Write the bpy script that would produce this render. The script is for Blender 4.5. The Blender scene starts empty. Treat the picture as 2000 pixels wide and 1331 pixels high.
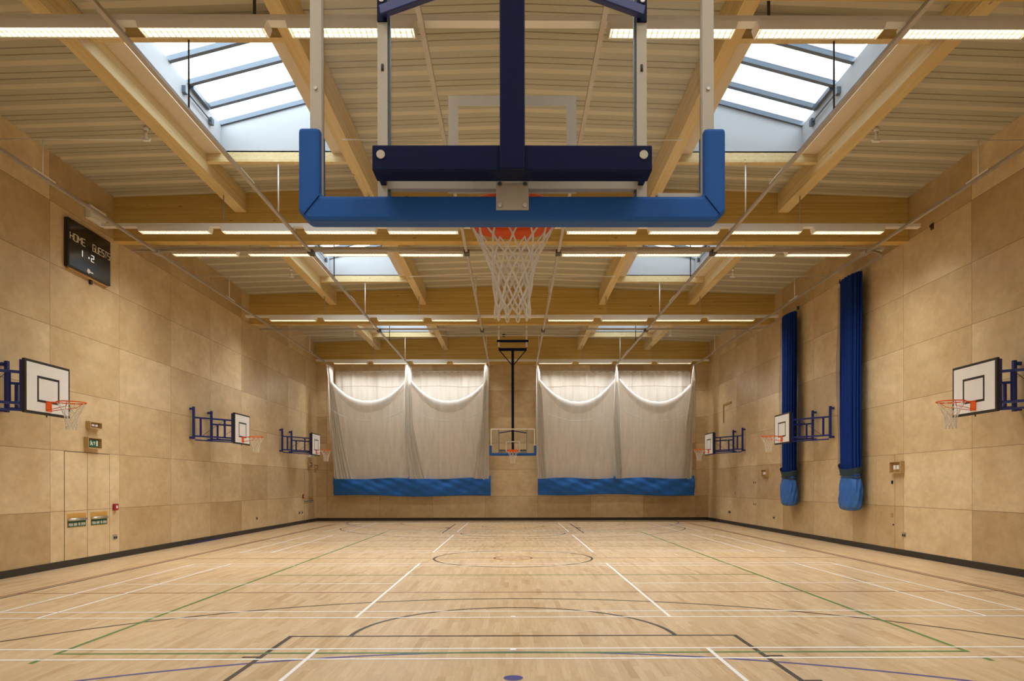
import bpy, math, random
from mathutils import Vector, Matrix

S = bpy.context.scene
COL = S.collection
PI = math.pi

# ------------------------------------------------------------------ camera, sky, exposure
cam_d = bpy.data.cameras.new('camera')
cam_d.sensor_width = 36.0
cam_d.lens = 1380.7 / 2000 * 36
cam_d.shift_x = -9.95 / 2000
cam_d.shift_y = 282.3 / 2000
cam_d.clip_start = 0.05
cam_d.clip_end = 200
cam = bpy.data.objects.new('camera', cam_d)
COL.objects.link(cam)
cam.matrix_world = (Matrix.Translation((0, 0, 1.65)) @ Matrix.Rotation(-0.00592, 4, 'Z')
                    @ Matrix.Rotation(PI / 2, 4, 'X') @ Matrix.Rotation(-0.00165, 4, 'Z'))
S.camera = cam

SKY = 3.8            # overcast sky radiance
LAMP = 5.0           # visible tube radiance
LAMP_W = 21.0        # light given by each fitting
wd = bpy.data.worlds.new('overcast_sky')
S.world = wd
wd.use_nodes = True
bg = wd.node_tree.nodes['Background']
bg.inputs['Color'].default_value = (0.82, 0.92, 1.0, 1)
bg.inputs['Strength'].default_value = SKY

S.view_settings.view_transform = 'Standard'
S.view_settings.look = 'None'
S.view_settings.gamma = 1
S.view_settings.use_curve_mapping = False
S.view_settings.exposure = 0.85
try:
    S.cycles.max_bounces = 10
    S.cycles.diffuse_bounces = 6
    S.cycles.transparent_max_bounces = 24
    S.cycles.sample_clamp_indirect = 6.0
    S.cycles.caustics_reflective = False
    S.cycles.caustics_refractive = False
    S.cycles.use_denoising = True
except Exception:
    pass

# ------------------------------------------------------------------ dimensions
W = 9.05            # half width of the hall
YF, YB = -0.4, 32.75
EAVE, SLOPE = 8.2, 0.036
TZ = 7.025          # netting track height
BEAMS = [(-0.4, -0.15), (7.83, 8.09), (16.10, 16.36), (24.36, 24.62), (32.47, 32.75)]
BEAM_Z = 7.2
BAY0 = [0.0, 8.25, 16.5]      # offset of each visible bay (first bay is 8.1..16.1)


def deck_z(x):
    return EAVE + SLOPE * (W - abs(x))


# ------------------------------------------------------------------ mesh helper
class MB:
    def __init__(self):
        self.v, self.f, self.m, self.sm = [], [], [], []
        self.mi = 0

    def face(self, idx, smooth=False):
        self.f.append(idx); self.m.append(self.mi); self.sm.append(smooth)

    def box(self, x0, x1, y0, y1, z0, z1):
        b = len(self.v)
        self.v += [(x0, y0, z0), (x1, y0, z0), (x1, y1, z0), (x0, y1, z0),
                   (x0, y0, z1), (x1, y0, z1), (x1, y1, z1), (x0, y1, z1)]
        for q in ((0, 3, 2, 1), (4, 5, 6, 7), (0, 1, 5, 4), (1, 2, 6, 5), (2, 3, 7, 6), (3, 0, 4, 7)):
            self.face([b + i for i in q])
        return self

    def bar(self, p, q, w, h=None, up=(0, 0, 1)):
        h = w if h is None else h
        p, q = Vector(p), Vector(q)
        d = (q - p).normalized()
        up = Vector(up)
        if abs(d.dot(up)) > 0.98:
            up = Vector((0, 1, 0))
        s = d.cross(up).normalized()
        u = s.cross(d)
        b = len(self.v)
        for c in (p, q):
            for a, e in ((-1, -1), (1, -1), (1, 1), (-1, 1)):
                self.v.append(tuple(c + s * a * w / 2 + u * e * h / 2))
        for k in ((3, 2, 1, 0), (4, 5, 6, 7), (0, 1, 5, 4), (1, 2, 6, 5), (2, 3, 7, 6), (3, 0, 4, 7)):
            self.face([b + i for i in k])
        return self

    def tube(self, pts, r, n=8, closed=False, caps=True):
        pts = [Vector(p) for p in pts]
        N = len(pts)
        rs = r if isinstance(r, (list, tuple)) else [r] * N
        b = len(self.v)
        prev = None
        for i, p in enumerate(pts):
            if closed:
                t = pts[(i + 1) % N] - pts[i - 1]
            else:
                t = pts[min(i + 1, N - 1)] - pts[max(i - 1, 0)]
            t = t.normalized() if t.length > 1e-9 else Vector((0, 0, 1))
            if prev is None:
                a = Vector((0, 0, 1)) if abs(t.z) < 0.9 else Vector((1, 0, 0))
                prev = (a - t * a.dot(t)).normalized()
            else:
                prev = (prev - t * prev.dot(t))
                prev = prev.normalized() if prev.length > 1e-6 else t.orthogonal().normalized()
            o = t.cross(prev)
            for k in range(n):
                an = 2 * PI * k / n
                self.v.append(tuple(p + (prev * math.cos(an) + o * math.sin(an)) * rs[i]))
        for i in range(N if closed else N - 1):
            j = (i + 1) % N
            for k in range(n):
                l = (k + 1) % n
                self.face([b + i * n + k, b + i * n + l, b + j * n + l, b + j * n + k], True)
        if caps and not closed:
            self.face([b + k for k in range(n)][::-1])
            self.face([b + (N - 1) * n + k for k in range(n)])
        return self

    def prism(self, pts, off):
        """polygon pts (3-D) extruded by the vector off"""
        b = len(self.v)
        n = len(pts)
        off = Vector(off)
        self.v += [tuple(p) for p in pts] + [tuple(Vector(p) + off) for p in pts]
        self.face(list(range(b, b + n))[::-1])
        self.face(list(range(b + n, b + 2 * n)))
        for i in range(n):
            j = (i + 1) % n
            self.face([b + i, b + j, b + n + j, b + n + i])
        return self

    def grid(self, fn, nu, nv, smooth=True, wrap=False):
        b = len(self.v)
        for j in range(nv + 1):
            for i in range(nu + (0 if wrap else 1)):
                self.v.append(tuple(fn(i / nu, j / nv)))
        st = nu if wrap else nu + 1
        for j in range(nv):
            for i in range(nu):
                k = (i + 1) % st
                self.face([b + j * st + i, b + j * st + k, b + (j + 1) * st + k, b + (j + 1) * st + i], smooth)
        return self

    def sphere(self, c, r, nu=12, nv=8):
        return self.grid(lambda u, v: (c[0] + r * math.sin(PI * v) * math.cos(2 * PI * u),
                                       c[1] + r * math.sin(PI * v) * math.sin(2 * PI * u),
                                       c[2] - r * math.cos(PI * v)), nu, nv, True, True)

    def build(self, name, mats, parent=None, org=(0, 0, 0), bevel=0.0, solid=0.0):
        if not isinstance(mats, (list, tuple)):
            mats = [mats]
        me = bpy.data.meshes.new(name)
        ox, oy, oz = org
        me.from_pydata([(x - ox, y - oy, z - oz) for x, y, z in self.v], [], self.f)
        for m in mats:
            me.materials.append(m)
        me.polygons.foreach_set('material_index', self.m)
        me.polygons.foreach_set('use_smooth', self.sm)
        me.update()
        o = bpy.data.objects.new(name, me)
        COL.objects.link(o)
        if parent is not None:
            o.parent = parent
        else:
            o.location = org
        if bevel:
            md = o.modifiers.new('bevel', 'BEVEL')
            md.width = bevel; md.segments = 2; md.limit_method = 'ANGLE'
        if solid:
            md = o.modifiers.new('solid', 'SOLIDIFY')
            md.thickness = solid; md.offset = 0
        return o


def thing(name, label, cat, loc=(0, 0, 0), rotz=0.0, group=None):
    o = bpy.data.objects.new(name, None)
    COL.objects.link(o)
    o.empty_display_size = 0.1
    o.location = loc
    o.rotation_euler = (0, 0, rotz)
    return tag(o, label, cat, group)


def tag(o, label, cat, group=None):
    o['label'] = label
    o['category'] = cat
    if group:
        o['group'] = group
    return o


def struct(o):
    o['kind'] = 'structure'
    return o


def dup(root, loc, rotz=0.0, label=None):
    r = root.copy(); COL.objects.link(r)
    r.location = loc; r.rotation_euler = (0, 0, rotz)
    if label:
        r['label'] = label
    for ch in list(root.children):
        c = ch.copy(); COL.objects.link(c); c.parent = r
        for g in list(ch.children):
            d = g.copy(); COL.objects.link(d); d.parent = c
    return r


# ------------------------------------------------------------------ materials
def new_mat(name):
    m = bpy.data.materials.new(name)
    m.use_nodes = True
    nt = m.node_tree
    return m, nt, nt.nodes['Principled BSDF']


def N(nt, typ, **kw):
    n = nt.nodes.new(typ)
    for k, v in kw.items():
        setattr(n, k, v)
    return n


def math_n(nt, op, a, b=None):
    n = N(nt, 'ShaderNodeMath', operation=op)
    for i, x in enumerate((a, b)):
        if x is None:
            continue
        if isinstance(x, (int, float)):
            n.inputs[i].default_value = x
        else:
            nt.links.new(x, n.inputs[i])
    return n.outputs[0]


def pos_xyz(nt):
    g = N(nt, 'ShaderNodeNewGeometry')
    s = N(nt, 'ShaderNodeSeparateXYZ')
    nt.links.new(g.outputs['Position'], s.inputs[0])
    return s.outputs[0], s.outputs[1], s.outputs[2]


def comb(nt, a, b, c=0.0):
    n = N(nt, 'ShaderNodeCombineXYZ')
    for i, x in enumerate((a, b, c)):
        if isinstance(x, (int, float)):
            n.inputs[i].default_value = x
        else:
            nt.links.new(x, n.inputs[i])
    return n.outputs[0]


def ramp(nt, fac, stops):
    n = N(nt, 'ShaderNodeValToRGB')
    e = n.color_ramp.elements
    while len(e) < len(stops):
        e.new(0.5)
    for k, (p, c) in zip(e, stops):
        k.position = p
        k.color = (*c, 1)
    nt.links.new(fac, n.inputs[0])
    return n.outputs[0]


def mixc(nt, fac, a, b, mode='MIX'):
    n = N(nt, 'ShaderNodeMix', data_type='RGBA', blend_type=mode)
    for sock, x in ((n.inputs[0], fac), (n.inputs[6], a), (n.inputs[7], b)):
        if isinstance(x, (int, float)):
            sock.default_value = x
        elif isinstance(x, tuple):
            sock.default_value = (*x, 1)
        else:
            nt.links.new(x, sock)
    return n.outputs[2]


def noise(nt, vec, scale, detail=3, rough=0.5, dist=0.0):
    n = N(nt, 'ShaderNodeTexNoise')
    n.inputs['Scale'].default_value = scale
    n.inputs['Detail'].default_value = detail
    n.inputs['Roughness'].default_value = rough
    n.inputs['Distortion'].default_value = dist
    nt.links.new(vec, n.inputs['Vector'])
    return n.outputs[0]


def plain(name, col, rough=0.5, metal=0.0, spec=0.5, vary=0.06, scale=6.0):
    m, nt, b = new_mat(name)
    g = N(nt, 'ShaderNodeNewGeometry')
    f = noise(nt, g.outputs['Position'], scale)
    lo = tuple(c * (1 - vary) for c in col); hi = tuple(min(1, c * (1 + vary)) for c in col)
    nt.links.new(mixc(nt, f, lo, hi), b.inputs['Base Color'])
    b.inputs['Roughness'].default_value = rough
    b.inputs['Metallic'].default_value = metal
    b.inputs['Specular IOR Level'].default_value = spec
    return m


def plywood(name, axis, off, seams=True):
    m, nt, b = new_mat(name)
    x, y, z = pos_xyz(nt)
    a = x if axis == 'x' else y
    u = math_n(nt, 'DIVIDE', math_n(nt, 'SUBTRACT', a, off), 2.44)
    w = math_n(nt, 'DIVIDE', math_n(nt, 'SUBTRACT', z, 1.135), 1.222)
    fu, fw = math_n(nt, 'FLOOR', u), math_n(nt, 'FLOOR', w)
    wn = N(nt, 'ShaderNodeTexWhiteNoise', noise_dimensions='3D')
    nt.links.new(comb(nt, fu, fw, 3.7 if axis == 'x' else 1.3), wn.inputs['Vector'])
    cell = wn.outputs['Value']
    tone = ramp(nt, cell, [(0.0, (0.435, 0.318, 0.172)), (0.2, (0.53, 0.408, 0.232)), (0.6, (0.60, 0.480, 0.294)), (1.0, (0.69, 0.570, 0.370))])
    shift = math_n(nt, 'MULTIPLY', cell, 40.0)
    blot = noise(nt, comb(nt, math_n(nt, 'ADD', a, shift), math_n(nt, 'MULTIPLY', z, 1.1), shift), 1.3, 3, 0.5, 0.0)
    tone = mixc(nt, math_n(nt, 'MULTIPLY', math_n(nt, 'SUBTRACT', 1.06, math_n(nt, 'MULTIPLY', blot, 1.2)), 0.95), tone, mixc(nt, 1.0, tone, (0.66, 0.55, 0.42), 'MULTIPLY'))
    fig = noise(nt, comb(nt, math_n(nt, 'ADD', math_n(nt, 'MULTIPLY', a, 2.2), shift), math_n(nt, 'MULTIPLY', z, 2.6), 0.0), 2.0, 5, 0.6, 0.4)
    tone = mixc(nt, fig, mixc(nt, 1.0, tone, (0.88, 0.85, 0.80), 'MULTIPLY'), mixc(nt, 1.0, tone, (1.42, 1.46, 1.52), 'MULTIPLY'))
    if seams:
        def edge(t, wid, size):
            fr = math_n(nt, 'FRACT', t)
            d = math_n(nt, 'MINIMUM', fr, math_n(nt, 'SUBTRACT', 1.0, fr))
            return math_n(nt, 'LESS_THAN', math_n(nt, 'MULTIPLY', d, size), wid)
        s = math_n(nt, 'MAXIMUM', edge(u, 0.006, 2.44), edge(w, 0.006, 1.222))
        tone = mixc(nt, math_n(nt, 'MULTIPLY', s, 0.72), tone, (0.16, 0.095, 0.04))
    nt.links.new(tone, b.inputs['Base Color'])
    r = math_n(nt, 'ADD', math_n(nt, 'MULTIPLY', blot, 0.04), 0.282)
    nt.links.new(r, b.inputs['Roughness'])
    b.inputs['Specular IOR Level'].default_value = 0.58
    return m


def glulam(name, axis, col_lo, col_hi):
    m, nt, b = new_mat(name)
    x, y, z = pos_xyz(nt)
    a, c = (x, y) if axis == 'x' else (y, x)
    lam = math_n(nt, 'FLOOR', math_n(nt, 'DIVIDE', z, 0.045))
    wn = N(nt, 'ShaderNodeTexWhiteNoise', noise_dimensions='2D')
    nt.links.new(comb(nt, lam, math_n(nt, 'FLOOR', math_n(nt, 'DIVIDE', math_n(nt, 'ADD', a, math_n(nt, 'MULTIPLY', lam, 1.73)), 3.1))), wn.inputs['Vector'])
    g = noise(nt, comb(nt, math_n(nt, 'MULTIPLY', a, 0.7), math_n(nt, 'MULTIPLY', c, 14.0), math_n(nt, 'MULTIPLY', z, 26.0)), 1.0, 4, 0.6, 0.6)
    f = math_n(nt, 'ADD', math_n(nt, 'MULTIPLY', g, 0.75), math_n(nt, 'MULTIPLY', wn.outputs['Value'], 0.3))
    col = ramp(nt, f, [(0.25, col_lo), (0.8, col_hi)])
    kn = N(nt, 'ShaderNodeTexVoronoi')
    kn.inputs['Scale'].default_value = 1.0
    nt.links.new(comb(nt, math_n(nt, 'MULTIPLY', a, 1.6), math_n(nt, 'MULTIPLY', c, 3.0), math_n(nt, 'MULTIPLY', z, 5.0)), kn.inputs['Vector'])
    knot = math_n(nt, 'LESS_THAN', kn.outputs['Distance'], 0.07)
    col = mixc(nt, math_n(nt, 'MULTIPLY', knot, 0.55), col, (0.14, 0.06, 0.015))
    nt.links.new(col, b.inputs['Base Color'])
    b.inputs['Roughness'].default_value = 0.5
    b.inputs['Specular IOR Level'].default_value = 0.3
    return m


def wood_floor():
    m, nt, b = new_mat('sprung_wood_floor')
    x, y, z = pos_xyz(nt)
    row = math_n(nt, 'FLOOR', math_n(nt, 'DIVIDE', x, 0.072))
    w1 = N(nt, 'ShaderNodeTexWhiteNoise', noise_dimensions='1D')
    nt.links.new(row, w1.inputs['W'])
    yy = math_n(nt, 'ADD', math_n(nt, 'DIVIDE', y, 0.62), math_n(nt, 'MULTIPLY', w1.outputs['Value'], 9.0))
    colm = math_n(nt, 'FLOOR', yy)
    w2 = N(nt, 'ShaderNodeTexWhiteNoise', noise_dimensions='2D')
    nt.links.new(comb(nt, row, colm), w2.inputs['Vector'])
    t = w2.outputs['Value']
    base = ramp(nt, t, [(0.0, (0.53, 0.36, 0.19)), (0.08, (0.60, 0.425, 0.243)), (0.5, (0.645, 0.472, 0.282)), (1.0, (0.69, 0.52, 0.33))])
    gr = noise(nt, comb(nt, math_n(nt, 'MULTIPLY', x, 26.0), math_n(nt, 'MULTIPLY', y, 2.2), math_n(nt, 'MULTIPLY', t, 30.0)), 1.0, 5, 0.65, 1.0)
    base = mixc(nt, 1.0, base, ramp(nt, gr, [(0.28, (0.84, 0.79, 0.72)), (0.62, (1.03, 1.03, 1.03))]), 'MULTIPLY')
    big = noise(nt, comb(nt, math_n(nt, 'MULTIPLY', x, 1.0), math_n(nt, 'MULTIPLY', y, 0.5)), 0.9, 3)
    base = mixc(nt, 1.0, base, ramp(nt, big, [(0.3, (0.93, 0.92, 0.91)), (0.7, (1.03, 1.03, 1.03))]), 'MULTIPLY')
    fx = math_n(nt, 'FRACT', math_n(nt, 'DIVIDE', x, 0.072))
    fy = math_n(nt, 'FRACT', yy)
    s = math_n(nt, 'MAXIMUM', math_n(nt, 'LESS_THAN', fx, 0.018), math_n(nt, 'LESS_THAN', fy, 0.003))
    base = mixc(nt, math_n(nt, 'MULTIPLY', s, 0.35), base, (0.25, 0.14, 0.06))
    nt.links.new(base, b.inputs['Base Color'])
    nt.links.new(math_n(nt, 'ADD', math_n(nt, 'MULTIPLY', gr, 0.05), 0.28), b.inputs['Roughness'])
    b.inputs['Specular IOR Level'].default_value = 0.42
    return m


def glass_mat(name, tint, refl=0.06):
    m = bpy.data.materials.new(name)
    m.use_nodes = True
    nt = m.node_tree
    nt.nodes.clear()
    out = N(nt, 'ShaderNodeOutputMaterial')
    tr = N(nt, 'ShaderNodeBsdfTransparent'); tr.inputs[0].default_value = (*tint, 1)
    gl = N(nt, 'ShaderNodeBsdfGlossy'); gl.inputs['Roughness'].default_value = 0.03
    fr = N(nt, 'ShaderNodeFresnel'); fr.inputs[0].default_value = 1.35
    g = N(nt, 'ShaderNodeNewGeometry')
    sm = noise(nt, g.outputs['Position'], 5.0, 4)
    f = math_n(nt, 'ADD', math_n(nt, 'MULTIPLY', fr.outputs[0], 0.7), math_n(nt, 'MULTIPLY', sm, refl * 0.3))
    mx = N(nt, 'ShaderNodeMixShader')
    nt.links.new(f, mx.inputs[0]); nt.links.new(tr.outputs[0], mx.inputs[1]); nt.links.new(gl.outputs[0], mx.inputs[2])
    nt.links.new(mx.outputs[0], out.inputs[0])
    return m


def net_mat(name, col, opac, transl=0.4, grid=None):
    m = bpy.data.materials.new(name)
    m.use_nodes = True
    nt = m.node_tree
    nt.nodes.clear()
    out = N(nt, 'ShaderNodeOutputMaterial')
    df = N(nt, 'ShaderNodeBsdfDiffuse')
    tl = N(nt, 'ShaderNodeBsdfTranslucent')
    tr = N(nt, 'ShaderNodeBsdfTransparent')
    x, y, z = pos_xyz(nt)
    st = noise(nt, comb(nt, math_n(nt, 'MULTIPLY', x, 7.0), math_n(nt, 'MULTIPLY', y, 7.0), math_n(nt, 'MULTIPLY', z, 0.5)), 1.0, 4)
    c = mixc(nt, st, tuple(k * 0.9 for k in col), tuple(min(1, k * 1.06) for k in col))
    nt.links.new(c, df.inputs[0]); nt.links.new(c, tl.inputs[0])
    m1 = N(nt, 'ShaderNodeMixShader'); m1.inputs[0].default_value = transl
    nt.links.new(df.outputs[0], m1.inputs[1]); nt.links.new(tl.outputs[0], m1.inputs[2])
    m2 = N(nt, 'ShaderNodeMixShader')
    if grid:
        d1 = math_n(nt, 'FRACT', math_n(nt, 'DIVIDE', math_n(nt, 'ADD', y, z), grid))
        d2 = math_n(nt, 'FRACT', math_n(nt, 'DIVIDE', math_n(nt, 'SUBTRACT', y, z), grid))
        k = math_n(nt, 'MAXIMUM', math_n(nt, 'LESS_THAN', d1, opac), math_n(nt, 'LESS_THAN', d2, opac))
        nt.links.new(k, m2.inputs[0])
    else:
        nt.links.new(math_n(nt, 'ADD', math_n(nt, 'MULTIPLY', st, 0.25), opac - 0.12), m2.inputs[0])
    nt.links.new(tr.outputs[0], m2.inputs[1]); nt.links.new(m1.outputs[0], m2.inputs[2])
    nt.links.new(m2.outputs[0], out.inputs[0])
    return m


def emit(name, col, s):
    m = bpy.data.materials.new(name)
    m.use_nodes = True
    nt = m.node_tree
    nt.nodes.clear()
    out = N(nt, 'ShaderNodeOutputMaterial')
    e = N(nt, 'ShaderNodeEmission')
    e.inputs[0].default_value = (*col, 1); e.inputs[1].default_value = s
    nt.links.new(e.outputs[0], out.inputs[0])
    return m


def deck_mat():                      # perforated pans with plain, lighter ribs between them
    m, nt, b = new_mat('beige_steel_deck')
    x, y, z = pos_xyz(nt)
    f = math_n(nt, 'MULTIPLY', math_n(nt, 'FRACT', math_n(nt, 'DIVIDE', math_n(nt, 'ADD', y, 62.0), 0.62)), 0.62)
    rib = math_n(nt, 'MULTIPLY', math_n(nt, 'GREATER_THAN', f, 0.485), math_n(nt, 'LESS_THAN', f, 0.612))
    n = noise(nt, comb(nt, math_n(nt, 'MULTIPLY', x, 2.0), math_n(nt, 'MULTIPLY', y, 6.0), 0.0), 1.0)
    pan = mixc(nt, n, (0.415, 0.40, 0.315), (0.45, 0.435, 0.345))
    nt.links.new(mixc(nt, rib, pan, (0.60, 0.57, 0.45)), b.inputs['Base Color'])
    b.inputs['Roughness'].default_value = 0.5
    return m


M = {}
M['floor'] = wood_floor()
M['ply_side'] = plywood('birch_plywood_side', 'y', 13.88)
M['ply_back'] = plywood('birch_plywood_back', 'x', -6.16)
M['front_paint'] = plain('white_bounce_paint', (0.80, 0.80, 0.78), 0.7, vary=0.02)  # unseen wall behind the camera, made white to bounce light onto the near goal
M['ply_box'] = plain('birch_plywood_box', (0.47, 0.32, 0.15), 0.45, vary=0.15)
M['ply_dark'] = plain('birch_plywood_edge', (0.42, 0.24, 0.08), 0.5, vary=0.12)
M['beam'] = glulam('glulam_beam', 'x', (0.49, 0.315, 0.075), (0.66, 0.48, 0.165))
M['rafter'] = glulam('glulam_rafter', 'y', (0.56, 0.415, 0.18), (0.75, 0.62, 0.36))
M['deck'] = deck_mat()
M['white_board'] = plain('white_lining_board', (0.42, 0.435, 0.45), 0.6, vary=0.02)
M['soffit'] = plain('pale_soffit_board', (0.66, 0.58, 0.46), 0.6, vary=0.03)
M['alu'] = plain('grey_aluminium', (0.11, 0.14, 0.175), 0.4, 0.2, vary=0.05)
M['galv'] = plain('galvanised_steel', (0.46, 0.42, 0.37), 0.45, 0.55, vary=0.12, scale=3)
M['recess'] = plain('orange_plywood_recess', (0.56, 0.31, 0.07), 0.5)
M['steel_dark'] = plain('dark_steel', (0.06, 0.055, 0.05), 0.5, 0.3)
M['white_metal'] = plain('white_painted_metal', (0.80, 0.79, 0.76), 0.4, vary=0.04)
M['tube_lamp'] = emit('fluorescent_lamp', (1.0, 0.86, 0.62), LAMP)
M['louvre'] = plain('bright_louvre', (0.85, 0.83, 0.78), 0.3, vary=0.02)
M['black'] = plain('black_paint', (0.018, 0.016, 0.014), 0.45)
M['skirting'] = plain('black_skirting', (0.022, 0.018, 0.014), 0.5)
M['goal_blue'] = plain('dark_blue_powder_coat', (0.002, 0.0055, 0.042), 0.45, 0.0, 0.16)
M['frame_blue'] = plain('blue_powder_coat', (0.012, 0.026, 0.17), 0.35)
M['pad_blue'] = plain('blue_vinyl_pad', (0.022, 0.108, 0.39), 0.6, 0.0, 0.18)
M['glass'] = glass_mat('clear_backboard_glass', (0.96, 0.965, 0.95))
M['pane'] = glass_mat('rooflight_glass', (0.95, 0.97, 0.98))
M['alu_frame'] = plain('silver_beige_aluminium', (0.52, 0.475, 0.385), 0.45, 0.0, vary=0.04)
M['white_line'] = net_mat('white_target_tape', (0.90, 0.89, 0.86), 1.12, 0.5)
M['orange'] = plain('orange_rim_paint', (0.78, 0.12, 0.016), 0.5, 0.0, 0.25)
M['cord'] = plain('white_net_cord', (0.74, 0.69, 0.60), 0.8)
M['board_white'] = plain('white_board_face', (0.82, 0.82, 0.80), 0.4, vary=0.03)
M['canvas'] = net_mat('white_canvas', (0.82, 0.79, 0.74), 1.0, 0.30)
M['mesh_net'] = net_mat('fine_white_netting', (0.80, 0.745, 0.67), 0.84, 0.35)
M['mesh_bunched'] = net_mat('bunched_white_netting', (0.78, 0.75, 0.71), 0.92, 0.35)
M['seam'] = plain('grey_stitched_seam', (0.50, 0.46, 0.40), 0.8)
M['skirt_blue'] = plain('blue_canvas', (0.018, 0.125, 0.46), 0.5, 0.0, 0.22)
M['net_blue'] = net_mat('dark_blue_netting', (0.012, 0.035, 0.19), 1.0, 0.1)
M['net_loose'] = net_mat('loose_blue_netting', (0.05, 0.06, 0.2), 0.22, 0.2, grid=0.05)
M['bag_blue'] = plain('blue_vinyl_bag', (0.028, 0.12, 0.39), 0.42, 0.0, 0.3)
M['green_dark'] = plain('dark_green_collar', (0.004, 0.032, 0.05), 0.6)
M['sign_green'] = plain('green_sign', (0.012, 0.10, 0.05), 0.4)
M['sign_white'] = plain('white_sign_print', (0.75, 0.78, 0.74), 0.5, vary=0.02)
M['red'] = plain('red_plastic', (0.32, 0.02, 0.02), 0.4)
M['print'] = plain('pale_orange_print', (0.95, 0.86, 0.72), 0.5, vary=0.02)
M['led'] = emit('score_digits', (1.0, 0.92, 0.8), 0.5)
M['screen'] = plain('black_glossy_panel', (0.010, 0.011, 0.013), 0.16)
M['clear_lens'] = plain('frosted_lens', (0.72, 0.70, 0.68), 0.3, vary=0.1, scale=30)
M['chrome'] = plain('brushed_steel', (0.6, 0.58, 0.55), 0.3, 0.9)
M['ln_white'] = plain('white_court_paint', (0.92, 0.91, 0.89), 0.33, vary=0.03)
M['ln_black'] = plain('black_court_paint', (0.030, 0.024, 0.018), 0.36)
M['ln_green'] = plain('green_court_paint', (0.07, 0.20, 0.045), 0.36)
M['ln_blue'] = plain('blue_court_paint', (0.055, 0.06, 0.25), 0.36)
M['ln_red'] = plain('red_court_paint', (0.25, 0.075, 0.04), 0.36)
M['tape_blue'] = plain('blue_tape', (0.02, 0.02, 0.13), 0.5)

# ------------------------------------------------------------------ floor with its painted courts
mb = MB()
mb.v += [(-W, YF, 0), (W, YF, 0), (W, YB, 0), (-W, YB, 0)]
mb.face([0, 1, 2, 3])
mb.v += [(-W, YF, -0.2), (W, YF, -0.2), (W, YB, -0.2), (-W, YB, -0.2)]
mb.face([7, 6, 5, 4])
LZ = {'red': 0.0006, 'blue': 0.0009, 'black': 0.0012, 'green': 0.0015, 'white': 0.0018}
LN = [0]
LI = {'white': 1, 'black': 2, 'green': 3, 'blue': 4, 'red': 5}


def rect(c, x0, x1, y0, y1):
    LN[0] += 1; mb.mi = LI[c]; z = LZ[c] + LN[0] % 40 * 6e-6; b = len(mb.v)
    mb.v += [(x0, y0, z), (x1, y0, z), (x1, y1, z), (x0, y1, z)]
    mb.face([b, b + 1, b + 2, b + 3])


def arc(c, cx, cy, r, a0, a1, w=0.05, n=72):
    LN[0] += 1; mb.mi = LI[c]; z = LZ[c] + LN[0] % 40 * 6e-6; b = len(mb.v)
    for i in range(n + 1):
        a = a0 + (a1 - a0) * i / n
        for rr in (r - w, r):
            mb.v.append((cx + rr * math.cos(a), cy + rr * math.sin(a), z))
    for i in range(n):
        mb.face([b + 2 * i, b + 2 * i + 1, b + 2 * i + 3, b + 2 * i + 2])


def disc(c, cx, cy, r, n=24):
    LN[0] += 1; mb.mi = LI[c]; z = LZ[c] + LN[0] % 40 * 6e-6; b = len(mb.v)
    mb.v += [(cx + r * math.cos(2 * PI * i / n), cy + r * math.sin(2 * PI * i / n), z) for i in range(n)]
    mb.face(list(range(b, b + n)))


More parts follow.
